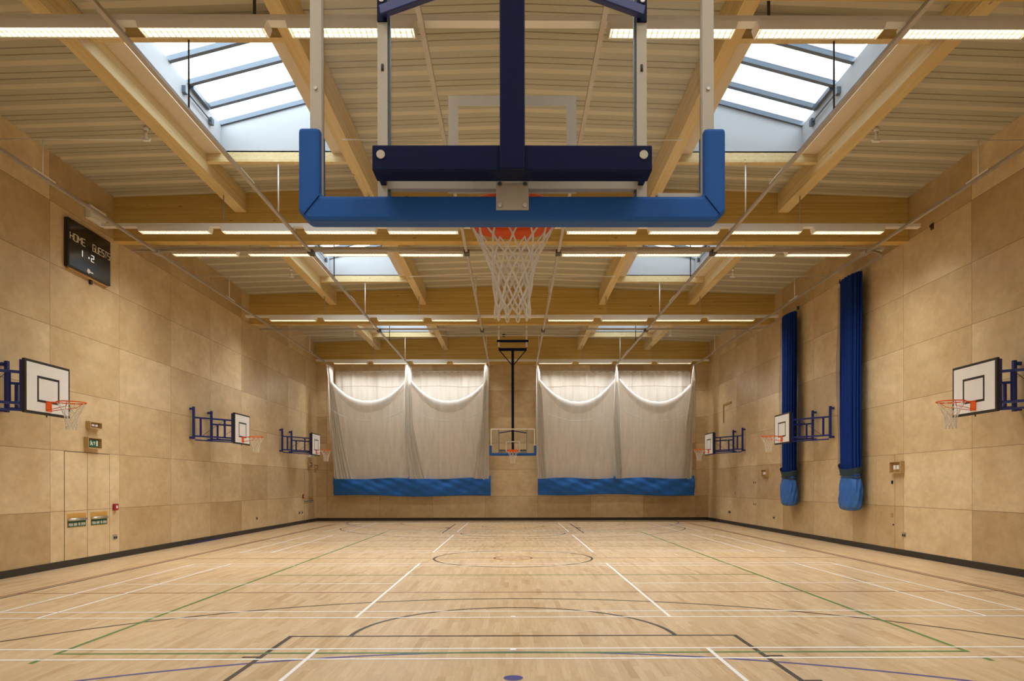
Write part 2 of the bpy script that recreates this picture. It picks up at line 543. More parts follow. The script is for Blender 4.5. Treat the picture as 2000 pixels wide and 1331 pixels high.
L4 = 0.04
COURTS = [(1.05, 7.15), (8.79, 14.89), (17.29, 23.39), (24.84, 30.94)]
for y0, y1 in COURTS:                                   # badminton
    for y in (y0, y0 + 0.42, y1 - 0.46, y1 - L4):
        rect('white', -6.70, 6.70, y, y + L4)
    for s in (-1, 1):
        for xo in (6.70, 5.94, 1.98):
            a, b_ = sorted((s * xo, s * (xo - L4)))
            rect('white', a, b_, y0, y1)
        a, b_ = sorted((s * 1.98, s * 6.70))
        ym = (y0 + y1) / 2
        rect('white', a, b_, ym - 0.02, ym + 0.02)
    for y in (y0 + 0.05, y1 - 0.10):
        rect('white', -0.03, 0.03, y, y + 0.06)
YC = 15.95
L5 = 0.05
for s in (-1, 1):                                       # basketball, both ends
    yb = YC - s * 14.0                                  # base line
    Y = lambda d: yb + s * d
    ln = lambda c, x0, x1, d0, d1: rect(c, min(x0, x1), max(x0, x1), min(Y(d0), Y(d1)), max(Y(d0), Y(d1)))
    ln('black', -2.45, 2.45, 5.80, 5.75)
    for t in (-1, 1):
        ln('black', t * 2.45, t * 2.40, 0, 5.8)
        for d in (1.75, 2.6, 3.95, 4.82):
            ln('black', t * 2.45, t * 2.60, d, d + 0.05 if d != 2.6 else d + 0.4)
        ln('black', t * 6.60, t * 6.55, 0, 2.99)
    ln('black', -7.55, 7.55, -0.05, 0)
    arc('black', 0, Y(5.775), 1.8, 0 if s > 0 else PI, PI if s > 0 else 2 * PI)
    a = math.acos(6.6 / 6.75)
    arc('black', 0, Y(1.575), 6.75, a if s > 0 else PI + a, (PI - a) if s > 0 else 2 * PI - a, n=96)
    arc('black', 0, Y(1.575), 1.25, 0 if s > 0 else PI, PI if s > 0 else 2 * PI)
    arc('red', 0, YC - s * 15.25, 4.9, 0 if s > 0 else PI, PI if s > 0 else 2 * PI)     # netball
    rect('red', -7.62, 7.62, YC - s * 5.08 - 0.025, YC - s * 5.08 + 0.025)
    arc('blue', 0, YC - s * 16.35, 7.4, 0 if s > 0 else PI, PI if s > 0 else 2 * PI, 0.05, 110)
    disc('blue', 0, YC - s * 9.91, 0.085)
    rect('black', s * 7.5 - 0.025, s * 7.5 + 0.025, 1.95, 29.95)
    rect('red', s * 7.6 - 0.025, s * 7.6 + 0.025, 0.7, 31.2)
    rect('green', s * 4.475 - 0.025, s * 4.475 + 0.025, YC - 9, YC + 9)               # volleyball
    rect('green', -4.5, 4.5, YC + s * 9 - 0.025, YC + s * 9 + 0.025)
    rect('green', -4.5, 4.5, YC + s * 3 - 0.025, YC + s * 3 + 0.025)
    for t in (-1, 1):
        rect('green', t * 4.475 - 0.025, t * 4.475 + 0.025, *sorted((YC + s * 9.2, YC + s * 9.38)))
arc('black', 0, YC, 1.8, 0, 2 * PI)
arc('red', 0, YC, 0.45, 0, 2 * PI, 0.05, 40)
rect('black', -7.5, 7.5, YC - 0.02, YC + 0.02)
struct(mb.build('floor', [M['floor'], M['ln_white'], M['ln_black'], M['ln_green'], M['ln_blue'], M['ln_red']]))

# ------------------------------------------------------------------ walls and skirtings
TOP = 8.75
struct(MB().box(-W - 0.2, -W, YF - 0.2, YB + 0.2, -0.2, TOP).build('wall_left', M['ply_side']))
struct(MB().box(W, W + 0.2, YF - 0.2, YB + 0.2, -0.2, TOP).build('wall_right', M['ply_side']))
struct(MB().box(-W, W, YB, YB + 0.2, -0.2, TOP).build('wall_back', M['ply_back']))
struct(MB().box(-W, W, YF - 0.2, YF, -0.2, TOP).build('wall_front', M['front_paint']))
SK = 0.135
struct(MB().box(-W, -W + 0.02, YF, YB, 0, SK).build('baseboard_left', M['skirting']))
struct(MB().box(W - 0.02, W, YF, YB, 0, SK).build('baseboard_right', M['skirting']))
struct(MB().box(-W + 0.02, W - 0.02, YB - 0.02, YB, 0, SK).build('baseboard_back', M['skirting']))

# ------------------------------------------------------------------ roof deck with four pairs of openings
OX0, OX1 = 3.56, 5.75
OPEN = [(1.95, 5.75)] + [(10.24 + o, 14.0 + o) for o in BAY0]
P = 0.62
PROF = [(0, 0), (.15, 0), (.155, .018), (.170, .018), (.175, 0), (.315, 0), (.320, .018), (.335, .018), (.340, 0),
        (.475, 0), (.480, .048), (.49, .048), (.615, 0)]


def deck_strip(mb, xs, y0, y1):
    ys = []
    k0 = int(math.floor(y0 / P)) - 1
    for k in range(k0, int(y1 / P) + 2):
        for yy, dz in PROF:
            y = k * P + yy
            if y0 < y < y1:
                ys.append((y, dz))
    ys = [(y0, ys[0][1])] + ys + [(y1, ys[-1][1])]
    b = len(mb.v)
    for y, dz in ys:
        for x in xs:
            mb.v.append((x, y, deck_z(x) + dz))
    n = len(xs)
    for j in range(len(ys) - 1):
        for i in range(n - 1):
            mb.face([b + j * n + i, b + (j + 1) * n + i, b + (j + 1) * n + i + 1, b + j * n + i + 1])


mb = MB()
for s in (-1, 1):
    deck_strip(mb, sorted((s * (W + 0.1), s * OX1)), YF - .1, YB + .1)
    prev = YF - .1
    for a, b_ in OPEN:
        deck_strip(mb, sorted((s * OX1, s * OX0)), prev, a)
        prev = b_
    deck_strip(mb, sorted((s * OX1, s * OX0)), prev, YB + .1)
deck_strip(mb, (-OX0, 0, OX0), YF - .1, YB + .1)
struct(mb.build('ceiling', M['deck']))

# ------------------------------------------------------------------ roof beams and rafters
BEAM_L = [None,
          'timber roof beam overhead, its underside just showing along the top of the photo',
          'deep golden timber roof beam between the nearest and middle pairs of skylights',
          'deep golden timber roof beam between the middle and farthest pairs of skylights',
          'deep golden timber roof beam lying against the far wall above the cricket nets']
for (y0, y1), lab in zip(BEAMS, BEAM_L):
    if lab is None:
        continue
    pts = [(-W, y0, BEAM_Z), (W, y0, BEAM_Z), (W, y0, deck_z(W)), (0, y0, deck_z(0)), (-W, y0, deck_z(W))]
    o = MB().prism(pts, (0, y1 - y0, 0)).build('roof_beam', M['beam'], None, (0, y0, BEAM_Z), bevel=0.006)
    tag(o, lab, 'roof beam', 'deep timber roof beams')
BAYN = ['nearest', 'middle', 'farthest']
RX = [(2.97, 3.19), (6.05, 6.30)]
for i in range(3):
    y0, y1 = BEAMS[i + 1][1], BEAMS[i + 2][0]
    for s, sn in ((-1, 'left'), (1, 'right')):
        for (a, b_), wn in zip(RX, ('hall centre', 'side wall')):
            x0, x1 = sorted((s * a, s * b_))
            pts = [(x0, y0, 7.86), (x1, y0, 7.86), (x1, y0, deck_z(x1) - .004), (x0, y0, deck_z(x0) - .004)]
            o = MB().prism(pts, (0, y1 - y0, 0)).build('rafter', M['rafter'], None, ((x0 + x1) / 2, y0, 7.86), bevel=0.005)
            tag(o, f'golden timber rafter on the {wn} side of the {BAYN[i]} {sn} skylight', 'rafter', 'rafters beside the skylights')

# ------------------------------------------------------------------ skylights
def zg(ax):                      # glazing height at |x|
    return 8.80 + (OX1 - ax) * 0.264


wi = 0
for bi, (ya, yb) in enumerate(OPEN):
    for s in (-1, 1):
        wi += 1
        X = lambda ax: s * ax
        bx = lambda m_, a0, a1, *r: m_.box(min(X(a0), X(a1)), max(X(a0), X(a1)), *r)
        root = bpy.data.objects.new(f'window_{wi}', None)
        COL.objects.link(root)
        org = (s * (OX0 + OX1) / 2, (ya + yb) / 2, 8.3)
        root.location = org
        struct(root)
        m_ = MB()                # upstand lining: low side, high side, two gable ends
        bx(m_, OX1, OX1 + 0.05, ya, yb, 8.24, zg(OX1) - 0.02)
        bx(m_, OX0 - 0.05, OX0, ya, yb, 8.24, zg(OX0) - 0.02)
        for y0 in (ya - 0.05, yb):
            pts = [(X(OX1 + .05), y0, 8.24), (X(OX0 - .05), y0, 8.24), (X(OX0 - .05), y0, zg(OX0)), (X(OX1 + .05), y0, zg(OX1))]
            m_.prism(pts, (0, 0.05, 0))
        m_.build('upstand', M['white_board'], root, org)
        m_ = MB()
        bx(m_, OX1 + 0.0, RX[1][0], ya, yb, 8.215, 8.24)
        bx(m_, RX[0][1], OX0, ya, yb, 8.215, 8.24)
        m_.build('soffit', M['soffit'], root, org)
        for y0, y1 in ((ya - 0.12, ya), (yb, yb + 0.12)):
            bx(MB(), RX[0][1], RX[1][0], y0, y1, 8.05, 8.27).build('trimmer', M['rafter'], root, org, bevel=0.004)
        ys = [ya, ya + 0.91, yb - 2.11, yb - 1.41, yb - 0.63, yb]
        for k, y in enumerate(ys):
            MB().bar((X(OX1 + .04), y, zg(OX1 + .04)), (X(OX0 - .04), y, zg(OX0 - .04)), 0.085, 0.09).build('glazing_bar', M['alu'], root, org)
        for k in range(5):
            y0, y1 = ys[k] + 0.03, ys[k + 1] - 0.03
            pts = [(X(OX1), y0, zg(OX1) + .02), (X(OX1), y1, zg(OX1) + .02), (X(OX0), y1, zg(OX0) + .02), (X(OX0), y0, zg(OX0) + .02)]
            m_ = MB(); m_.v += pts; m_.face([0, 1, 2, 3])
            m_.build('pane', M['pane'], root, org)
        m_ = MB()
        for y0, y1 in ((ys[1] - .55, ys[1]), (ys[3], ys[4])):
            bx(m_, OX1 - 0.07, OX1 - 0.01, y0 + .04, y1 - .04, 8.72, 8.80)
        m_.build('sash_rail', M['alu'], root, org)
        m_ = MB()                # window opener: two gear boxes joined by a shaft
        for y in (yb - 1.62, yb - 0.55):
            bx(m_, OX1 - 0.07, OX1, y - .05, y + .05, 8.50, 8.62)
        m_.tube([(X(OX1 - .04), yb - 1.62, 8.56), (X(OX1 - .04), yb - 0.55, 8.56)], 0.015)
        m_.build('window_opener', M['alu'], root, org)
        ld = bpy.data.lights.new('skylight_portal', 'AREA')
        ld.shape = 'RECTANGLE'; ld.size = OX1 - OX0 - .1; ld.size_y = yb - ya - .1
        ld.cycles.is_portal = True
        lo = bpy.data.objects.new('skylight_portal', ld)
        COL.objects.link(lo)
        lo.location = (org[0], org[1], 8.28)

# ------------------------------------------------------------------ light rows
FL, FP, FS = 1.543, 1.766, 1.14       # fitting length, pitch, first start
LB = 7.06                            # underside of the fittings
ROWS = [(0.5, 2, 'added unseen row above the camera'), (8.47, 3, 'nearest row, above the big backboard'), (15.16, 4, 'second row, in front of the beam'),  # first row is added out of view to light the near goal's back
        (16.65, 4, 'third row, behind the beam'), (23.27, 4, 'fourth row'), (31.5, 4, 'farthest row, above the nets')]
fit = thing('strip_light', 'x', 'strip light', (0, 0, 0), 0, 'louvred strip lights')
h = FL / 2
m_ = MB()                            # open-bottomed housing with sloping ends
m_.prism([(-h, -.10, LB + .10 - LB), (h, -.10, .10), (h - .03, -.10, 0), (-h + .03, -.10, 0)], (0, .008, 0))
m_.prism([(-h, .092, .10), (h, .092, .10), (h - .03, .092, 0), (-h + .03, .092, 0)], (0, .008, 0))
m_.box(-h, h, -.10, .10, .10, .108)
for e in (-1, 1):
    m_.bar((e * h, 0, .10), (e * (h - .03), 0, 0), 0.2, 0.006, up=(1, 0, 0.3))
m_.build('housing', M['white_metal'], fit)
m_ = MB()
for k in range(22):
    x = -h + .06 + (FL - .12) * k / 21
    m_.box(x - .0035, x + .0035, -.09, .09, .004, .048)
for y in (-.088, -.002, .084):
    m_.box(-h + .05, h - .05, y, y + .004, .004, .045)
m_.build('louvre', M['louvre'], fit)
m_ = MB()
for y in (-.045, .045):
    m_.v += []
    b = len(m_.v)
    x0, x1 = -h + .05, h - .05
    prof = [(-.013, .075), (-.008, .062), (.008, .062), (.013, .075)]
    for x in (x0, x1):
        m_.v += [(x, y + a, z) for a, z in prof]
    for i in range(3):
        m_.face([b + i, b + 4 + i, b + 5 + i, b + 1 + i])
m_.build('lamp_tube', M['tube_lamp'], fit)
fl_d = bpy.data.lights.new('fluorescent_light', 'AREA')
fl_d.shape = 'RECTANGLE'; fl_d.size = FL - .1; fl_d.size_y = .17
fl_d.energy = LAMP_W; fl_d.color = (1.0, 0.98, 0.935); fl_d.spread = math.radians(135)


def lamp_light(x, y):
    o = bpy.data.objects.new('fluorescent_light', fl_d)
    COL.objects.link(o)
    o.location = (x, y, LB - .004)


ORD = ['first', 'second', 'third', 'fourth', 'fifth', 'sixth', 'seventh', 'eighth']
first = True
for ry, cnt, rn in ROWS:
    xs = sorted([s * (FS + FP * k + FL / 2) for k in range(cnt) for s in (-1, 1)])
    for k, x in enumerate(xs):
        lab = f'lit louvred strip light, {ORD[k]} from left in the {rn}'
        if first:
            fit.location = (x, ry, LB); fit['label'] = lab; first = False
        else:
            dup(fit, (x, ry, LB), 0, lab)
        lamp_light(x, ry)
    t = thing('light_trunking', f'long pale metal trunking bar carrying the {rn.split(",")[0]} of strip lights', 'light trunking',
              (0, ry, LB + .11), 0, 'trunking bars of the light rows')
    MB().box(-8.75, 8.75, -.07, .07, 0.0, .07).build('bar', M['white_metal'], t)
    for x in (-6.18, -3.08, 3.08, 6.18):
        if ry > 31:
            pass
        MB().tube([(x, 0, .06), (x, 0, 7.857 - LB - .11)], 0.014 if ry > 10 else .02, 6).build('hanger_rod', M['galv'] if ry > 10 else M['steel_dark'], t)

# ------------------------------------------------------------------ netting tracks on the ceiling
TX = [1.058, 4.645, 8.18]
TN = {1.058: 'beside the hall centre line', 4.645: 'passing under the {} skylights', 8.18: 'close along the {} wall'}
for s, sn in ((-1, 'left'), (1, 'right')):
    for x in TX:
        wn = TN[x].format(sn)
        if x == 1.058:
            wn = f'just {sn} of the hall centre line'
        t = thing('netting_track', f'long galvanised netting track running down the hall {wn}', 'netting track', (s * x, 0, TZ), 0, 'long netting tracks')
        m_ = MB()
        m_.box(-.03, .03, 0.2, 32.3, -.025, -.02)
        m_.box(-.03, -.022, 0.2, 32.3, -.02, .025); m_.box(.022, .03, 0.2, 32.3, -.02, .025)
        m_.box(-.03, .03, 0.2, 32.3, .02, .025)
        m_.build('rail', M['galv'], t)
        for y0 in (16.25, 24.5):
            MB().box(-.06, .06, y0 - .02, y0 + .22, -.045, .038).build('track_clamp', M['steel_dark'] if x < 8 else M['galv'], t)
        for y0 in (12.36, 20.5, 28.6):
            MB().box(-.035, .035, y0 - .3, y0 + .3, .02, .04).build('joint_plate', M['white_metal'], t)
        if x == 4.645:
            for o in BAY0:
                for y, mt in ((10.18, 'steel_dark'), (14.06, 'white_metal')):
                    MB().tube([(0, y + o, .02), (0, y + o, 8.06 - TZ)], 0.014, 6).build('hanger_rod', M[mt], t)
        else:
            for o in BAY0:
                yy = 12.36 + o * (8.1 / 8.25)
                MB().tube([(0, yy, .02), (0, yy, 7.674 - TZ)], 0.014, 6).build('hanger_rod', M['white_metal'], t)
# cross tubes holding the tracks
for i, o in enumerate(BAY0):
    yy = 12.36 + o * (8.1 / 8.25)
    for s, sn in ((-1, 'left'), (1, 'right')):
        t = thing('support_tube', f'thin steel tube from rafter to {sn} wall beside the {BAYN[i]} {sn} skylight', 'support tube', (s * 6.05, yy, 7.69), 0, 'thin tubes holding the netting tracks')
        MB().tube([(s * .252, 0, 0), (s * 3.0, 0, 0)], 0.014, 6).build('tube', M['white_metal'], t)
        m_ = MB().box(-.06 + s * .33, .06 + s * .33, -.03, .03, -.03, -.012).tube([(s * .34, 0, 0), (s * .34, 0, .17)], .03, 8)
        m_.sphere((s * .34, 0, .19), .05)
        m_.build('knuckle', M['white_metal'], t)
    t = thing('support_tube', f'thin steel tube spanning the centre rafters of the {BAYN[i]} ceiling bay', 'support tube', (0, yy, 7.69), 0, 'thin tubes holding the netting tracks')
    MB().tube([(-2.97, 0, 0), (2.97, 0, 0)], 0.014, 6).build('tube', M['white_metal'], t)
# dividing-net tracks with their bends on to the right wall
def bend(y, d, y_end):
    r = 0.55
    pts = [(-8.8, y, 0), (8.25, y, 0)]
    for k in range(1, 9):
        a = PI / 2 * k / 8
        pts.append((8.25 + r * math.sin(a), y + d * r * (1 - math.cos(a)), 0))
    pts.append((8.8, y_end, 0))
    return pts


for y, d, ye, lab in ((16.42, 1, 18.92, 'galvanised cross track bending on to the right wall above the nearer blue net'),
                      (24.69, -1, 21.75, 'galvanised cross track bending on to the right wall above the farther blue net')):
    t = thing('divider_track', lab, 'netting track', (0, 0, 7.095), 0, 'cross tracks for the dividing nets')
    pts = bend(y, d, ye)
    m_ = MB()
    for p, q in zip(pts, pts[1:]):
        m_.bar(p, q, 0.05, 0.055)
    m_.build('rail', M['galv'], t)
    MB().box(8.77, 8.83, min(ye, ye + .0) - .03, ye + .03, -.05, .05).build('end_stop', M['steel_dark'], t)

# ------------------------------------------------------------------ basketball net and hoop meshes
NC = 10                              # hooks on a rim


def net_mb(cx, cy, zt, r0=0.215, drop=0.46, cord=0.0055, seg=3, n=6):
    m_ = MB()
    lv = [0, .115, .20, .275, .345, .41, .465]
    lv = [v * drop / .465 for v in lv]
    rr = [r0, .163, .125, .106, .095, .088, .090]
    rnd = random.Random(5)
    jit = [rnd.uniform(-.06, .06) for _ in range(64)]
    for k in range(NC):
        for d in (-1, 1):
            pts, rs = [], []
            for i in range(len(lv)):
                a = 2 * PI * (k + d * i * 0.5) / NC + jit[(k * 3 + i) % 64] * (i > 0) * .6
                r = rr[i] * (1 + jit[(k + 5 * i) % 64] * .35)
                z = zt - lv[i] - (jit[(k * 7 + i) % 64] * .12 if i > 4 else 0)
                pts.append(Vector((cx + r * math.cos(a), cy + r * math.sin(a), z)))
                rs.append(cord * (0.75 if i == 0 else 1.0 if i < 3 else 1.2))
            fine, fr = [], []
            for i in range(len(pts) - 1):
                for q in range(seg):
                    u = q / seg
                    fine.append(pts[i].lerp(pts[i + 1], u)); fr.append(rs[i] * (1 - u) + rs[i + 1] * u)
            fine.append(pts[-1]); fr.append(rs[-1])
            m_.tube(fine, fr, n)
    for k in range(NC):                       # loops along the lower edge
        a = 2 * PI * (k + .0) / NC
        c = Vector((cx + .09 * math.cos(a), cy + .09 * math.sin(a), zt - drop - .012))
        t = Vector((-math.sin(a), math.cos(a), 0))
        m_.tube([c + t * .008 * math.cos(b) + Vector((0, 0, .02 * math.sin(b))) for b in [2 * PI * j / 8 for j in range(8)]], cord * 1.05, 5, True)
    return m_


def ring_pts(cx, cy, z, r, n=48):
    return [(cx + r * math.cos(2 * PI * i / n), cy + r * math.sin(2 * PI * i / n), z) for i in range(n)]


# ------------------------------------------------------------------ the two ceiling-hung goals (board faces local -y)
g = thing('ceiling_basketball_goal', 'distant ceiling-hung basketball goal with clear backboard before the far wall', 'basketball goal', (0, 28.72, 0), 0, 'ceiling-hung basketball goals')
m_ = MB().box(-.885, .885, .0, .012, 2.91, 3.94)
m_.build('glass_backboard', M['glass'], g)
tgt = MB()
for a in (-1, 1):
    x0, x1 = sorted((a * .293, a * .247)); tgt.box(x0, x1, -.002, 0, 2.985, 3.432)
tgt.box(-.247, .247, -.002, 0, 3.386, 3.432); tgt.box(-.247, .247, -.002, 0, 2.985, 3.03)
tgt.build('target_square', M['white_line'], g)
m_ = MB()
for a in (-1, 1):
    x0, x1 = sorted((a * .86, a * .90)); m_.box(x0, x1, -.002, 0, 2.92, 3.945)
m_.box(-.86, .86, -.002, 0, 3.895, 3.945)
m_.build('border_line', M['louvre'], g)
m_ = MB()
for a in (-1, 1):
    x0, x1 = sorted((a * .858, a * .912)); m_.box(x0, x1, .012, .045, 2.89, 3.95)
m_.box(-.858, .858, .012, .045, 3.90, 3.95); m_.box(-.858, .858, .012, .045, 2.89, 2.93)
m_.build('outer_frame', M['alu_frame'], g, bevel=0.003)
for a in (-1, 1):
    x0, x1 = sorted((a * .561, a * .607))
    o = MB().box(x0, x1, .0125, .05, 2.93, 3.90).build('upright', M['alu_frame'], g, bevel=0.002)
    x0, x1 = sorted((a * .551, a * .561))
    MB().box(x0, x1, .015, .04, 2.93, 3.90).build('channel', M['alu'], o)
    MB().tube([(a * .584, .0505, 3.515), (a * .584, .0505, 3.545)], .006, 6).build('slot', M['steel_dark'], o)
MB().box(-.561, .561, .012, .05, 2.985, 3.042).build('lower_rail', M['alu_frame'], g, bevel=0.002)
MB().box(-.86, -.66, .012, .03, 2.93, 2.975).build('corner_rail', M['alu_frame'], g)
for a in (-1, 1):
    MB().tube([(a * .885, .04, 3.44), (a * .885, .052, 3.44)], .008, 8).build('frame_bolt', M['chrome'], g)
outl = [(-.957, 3.25), (-.957, 2.875), (-.917, 2.835), (.917, 2.835), (.957, 2.875), (.957, 3.25), (.859, 3.25), (.859, 2.946), (-.859, 2.946), (-.859, 3.25)]
pad = MB()
pad.prism([(x, -.03, z) for x, z in outl], (0, .105, 0))
pad = pad.build('edge_padding', M['pad_blue'], g, bevel=0.016)
pad['label'] = 'blue padded lower edge'
m_ = MB()
for a in (-1, 1):
    m_.bar((a * .862, .0765, 2.944), (a * .93, .0765, 2.860), .004, .003)
m_.build('mitre_seam', M['goal_blue'], pad)
plate = MB().box(-.073, .073, .075, .085, 2.878, 3.008).build('mounting_plate', M['alu_frame'], g, bevel=0.002)
for a in (-1, 1):
    for z in (2.895, 2.99):
        MB().tube([(a * .056, .084, z), (a * .056, .094, z)], .010, 6).build('bolt', M['chrome'], plate)
cb = MB().box(-.592, .592, .14, .25, 2.978, 3.087).build('cross_beam', M['goal_blue'], g, bevel=0.006)
for a in (-1, 1):
    MB().tube([(a * .555, .245, 3.045), (a * .555, .256, 3.045)], .018, 16).build('cap', M['alu_frame'], cb)
    MB().box(*sorted((a * .565, a * .59)), .05, .14, 3.0, 3.07).build('standoff', M['goal_blue'], cb)
MB().box(-.053, .053, .155, .27, 2.979, 7.18).build('mast', M['goal_blue'], g, bevel=0.005)
for a in (-1, 1):
    br = MB().box(*sorted((a * .562, a * .606)), .05, .06, 3.735, 3.855).build('bracket', M['goal_blue'], g)
    MB().tube([(a * .585, .058, 3.825), (a * .585, .072, 3.825)], .012, 8).build('bolt', M['chrome'], br)
    MB().bar((a * .587, .075, 3.765), (a * .05, .21, 3.86), .035, .045).build('brace_arm', M['frame_blue'], g, bevel=0.004)
MB().box(-.57, .57, .17, .26, 7.14, 7.25).build('top_bar', M['goal_blue'], g, bevel=0.004)
for a in (-1, 1):
    MB().bar((a * .54, .215, 7.16), (a * .05, .215, 6.58), .035).build('diagonal_strut', M['goal_blue'], g)
    MB().box(*sorted((a * .53, a * .60)), -.03, .05, 7.26, 8.45).build('ceiling_bracket', M['white_metal'], g)
    MB().box(*sorted((a * .535, a * .595)), .17, .26, 7.25, 7.34).build('pivot', M['steel_dark'], g)
    MB().bar((a * .565, .0, 7.40), (a * .565, .215, 7.30), .05).build('pivot_arm', M['steel_dark'], g)
MB().box(-.64, .64, -.05, .06, 7.45, 7.54).build('hanger_bar', M['goal_blue'], g)
MB().tube([(-.42, .1, 7.75), (-.30, .1, 7.75), (-.30, .1, 7.75), (.40, .1, 7.75)], [.06, .06, .025, .025], 10).build('winch', M['steel_dark'], g)
hoop = MB()
hoop.tube(ring_pts(0, -.38, 3.05, .228), .010, 8, True)
hoop.grid(lambda u, v: ((.226 + .004 * v) * math.cos(2 * PI * u), -.38 + (.226 + .004 * v) * math.sin(2 * PI * u), 2.985 + .06 * v), 48, 2, True, True)
hoop.box(-.075, .075, -.012, -.0, 2.93, 3.07)
hoop.prism([(-.07, -.012, 3.06), (.07, -.012, 3.06), (.05, -.165, 3.055), (-.05, -.165, 3.055)], (0, 0, -.012))
hoop.prism([(-.07, -.012, 2.95), (.07, -.012, 2.95), (.05, -.165, 3.01), (-.05, -.165, 3.01)], (0, 0, -.01))
hoop = hoop.build('rim', M['orange'], g)
hoop['label'] = 'orange rim with deep band'
net_mb(0, -.38, 2.995, .218, .46, .0050).build('net', M['cord'], g)
g2 = dup(g, (0, 3.235, 0), PI, 'large ceiling-hung basketball goal seen from behind, filling the top centre')

# ------------------------------------------------------------------ six wall-mounted practice goals
def practice_goal(side, yn, posts, label):
    s = side
    FX = 8.14                                    # distance of the board face from the centre line
    root = thing('practice_basketball_goal', label, 'basketball goal', (s * FX, yn + .6, 2.88), 0, 'wall practice basketball goals')
    org = (s * FX, yn + .6, 2.88)
    X = lambda a: s * a
    bx = lambda m_, a0, a1, *r: m_.box(min(X(a0), X(a1)), max(X(a0), X(a1)), *r)
    b = bx(MB(), FX, FX + .05, yn, yn + 1.2, 2.88, 3.79).build('backboard', M['black'], root, org, bevel=.004)
    bx(MB(), FX - .003, FX, yn + .045, yn + 1.155, 2.925, 3.745).build('white_face', M['board_white'], b, org)
    m_ = MB()
    for y in (yn + .305, yn + .855):
        bx(m_, FX - .005, FX - .003, y, y + .04, 3.09, 3.54)
    for z in (3.09, 3.50):
        bx(m_, FX - .005, FX - .003, yn + .345, yn + .855, z, z + .04)
    m_.build('target_square', M['black'], b, org)
    m_ = MB()
    yc = yn + .6
    cx = X(FX - .405)
    m_.tube(ring_pts(cx, yc, 3.11, .228, 40), .010, 6, True)
    bx(m_, FX - .014, FX - .005, yc - .075, yc + .075, 2.95, 3.125)
    for t in (-1, 1):
        m_.tube([(X(FX - .01), yc + t * .06, 3.11), (X(FX - .19), yc + t * .06, 3.11)], .008, 6)
        m_.tube([(X(FX - .01), yc + t * .06, 2.965), (X(FX - .40), yc + t * .15, 3.03), (X(FX - .46), yc + t * .22, 3.105)], .006, 6)
    m_.build('rim', M['orange'], root, org)
    net_mb(cx, yc, 3.095, .222, .43, .005, 2, 5).build('net', M['cord'], root, org)
    # blue frame on the back of the board
    m_ = MB()
    for y in (yn + .04, yn + 1.08):
        bx(m_, FX + .05, FX + .12, y, y + .07, 2.90, 3.77)
    for z in (3.06, 3.52):
        bx(m_, FX + .05, FX + .10, yn + .1, yn + 1.1, z, z + .06)
    m_.build('board_frame', M['frame_blue'], root, org)
    for i, (py, by) in enumerate(zip(posts, (yn + .075, yn + 1.115))):
        p = bx(MB(), W - .13, W - .07, py - .03, py + .03, 2.95, 3.86).build('wall_post', M['frame_blue'], root, org)
        m_ = MB()
        for z in (2.99, 3.80):
            bx(m_, W - .07, W, py - .05, py + .02, z - .03, z + .03)
        m_.build('wall_fixing', M['frame_blue'], p, org)
        a, c = (W - .10, py), (FX + .13, by)
        at = lambda t: (X(a[0] + (c[0] - a[0]) * t), a[1] + (c[1] - a[1]) * t)
        m_ = MB()
        z0, z1 = (3.04, 3.56) if i == 0 else (3.02, 3.47)
        for z in (z0, z1):
            m_.bar((*at(0), z), (*at(1), z), .045)
        for t in (.18, .82):
            m_.bar((*at(t), z0), (*at(t), z1), .045)
        m_.build('swing_arm', M['frame_blue'], root, org)
        MB().tube([(*at(.2), z0), (*at(.82), z1)], .006, 5).build('stay_wire', M['steel_dark'], root, org)
    MB().bar((X(W - .12), posts[0] + .05, 2.93), (X(FX + .10), yn + .1, 2.92), .035).build('lower_strut', M['frame_blue'], root, org)
    MB().tube([(X(FX + .03), yc, 2.88), (X(FX + .03), yc, 2.845)], .012, 6).build('hook', M['steel_dark'], root, org)


PG = [(11.84, (11.38, 12.56)), (20.74, (19.88, 21.05)), (28.72, (27.5, 28.64))]
for s, sn in ((-1, 'left'), (1, 'right')):
    for (yn, posts), rn in zip(PG, ('nearest the camera, arms cut by photo edge', 'middle one of the three', 'farthest one, next to the cricket net')):
        if s > 0 and 'middle' in rn:
            rn = 'middle one, overlapping the farther blue net'
        practice_goal(s, yn, posts, f'white basketball board on {sn} wall, {rn}')

# ------------------------------------------------------------------ cricket nets bunched at the far end
def lerp(a, b, t):
    return a + (b - a) * t


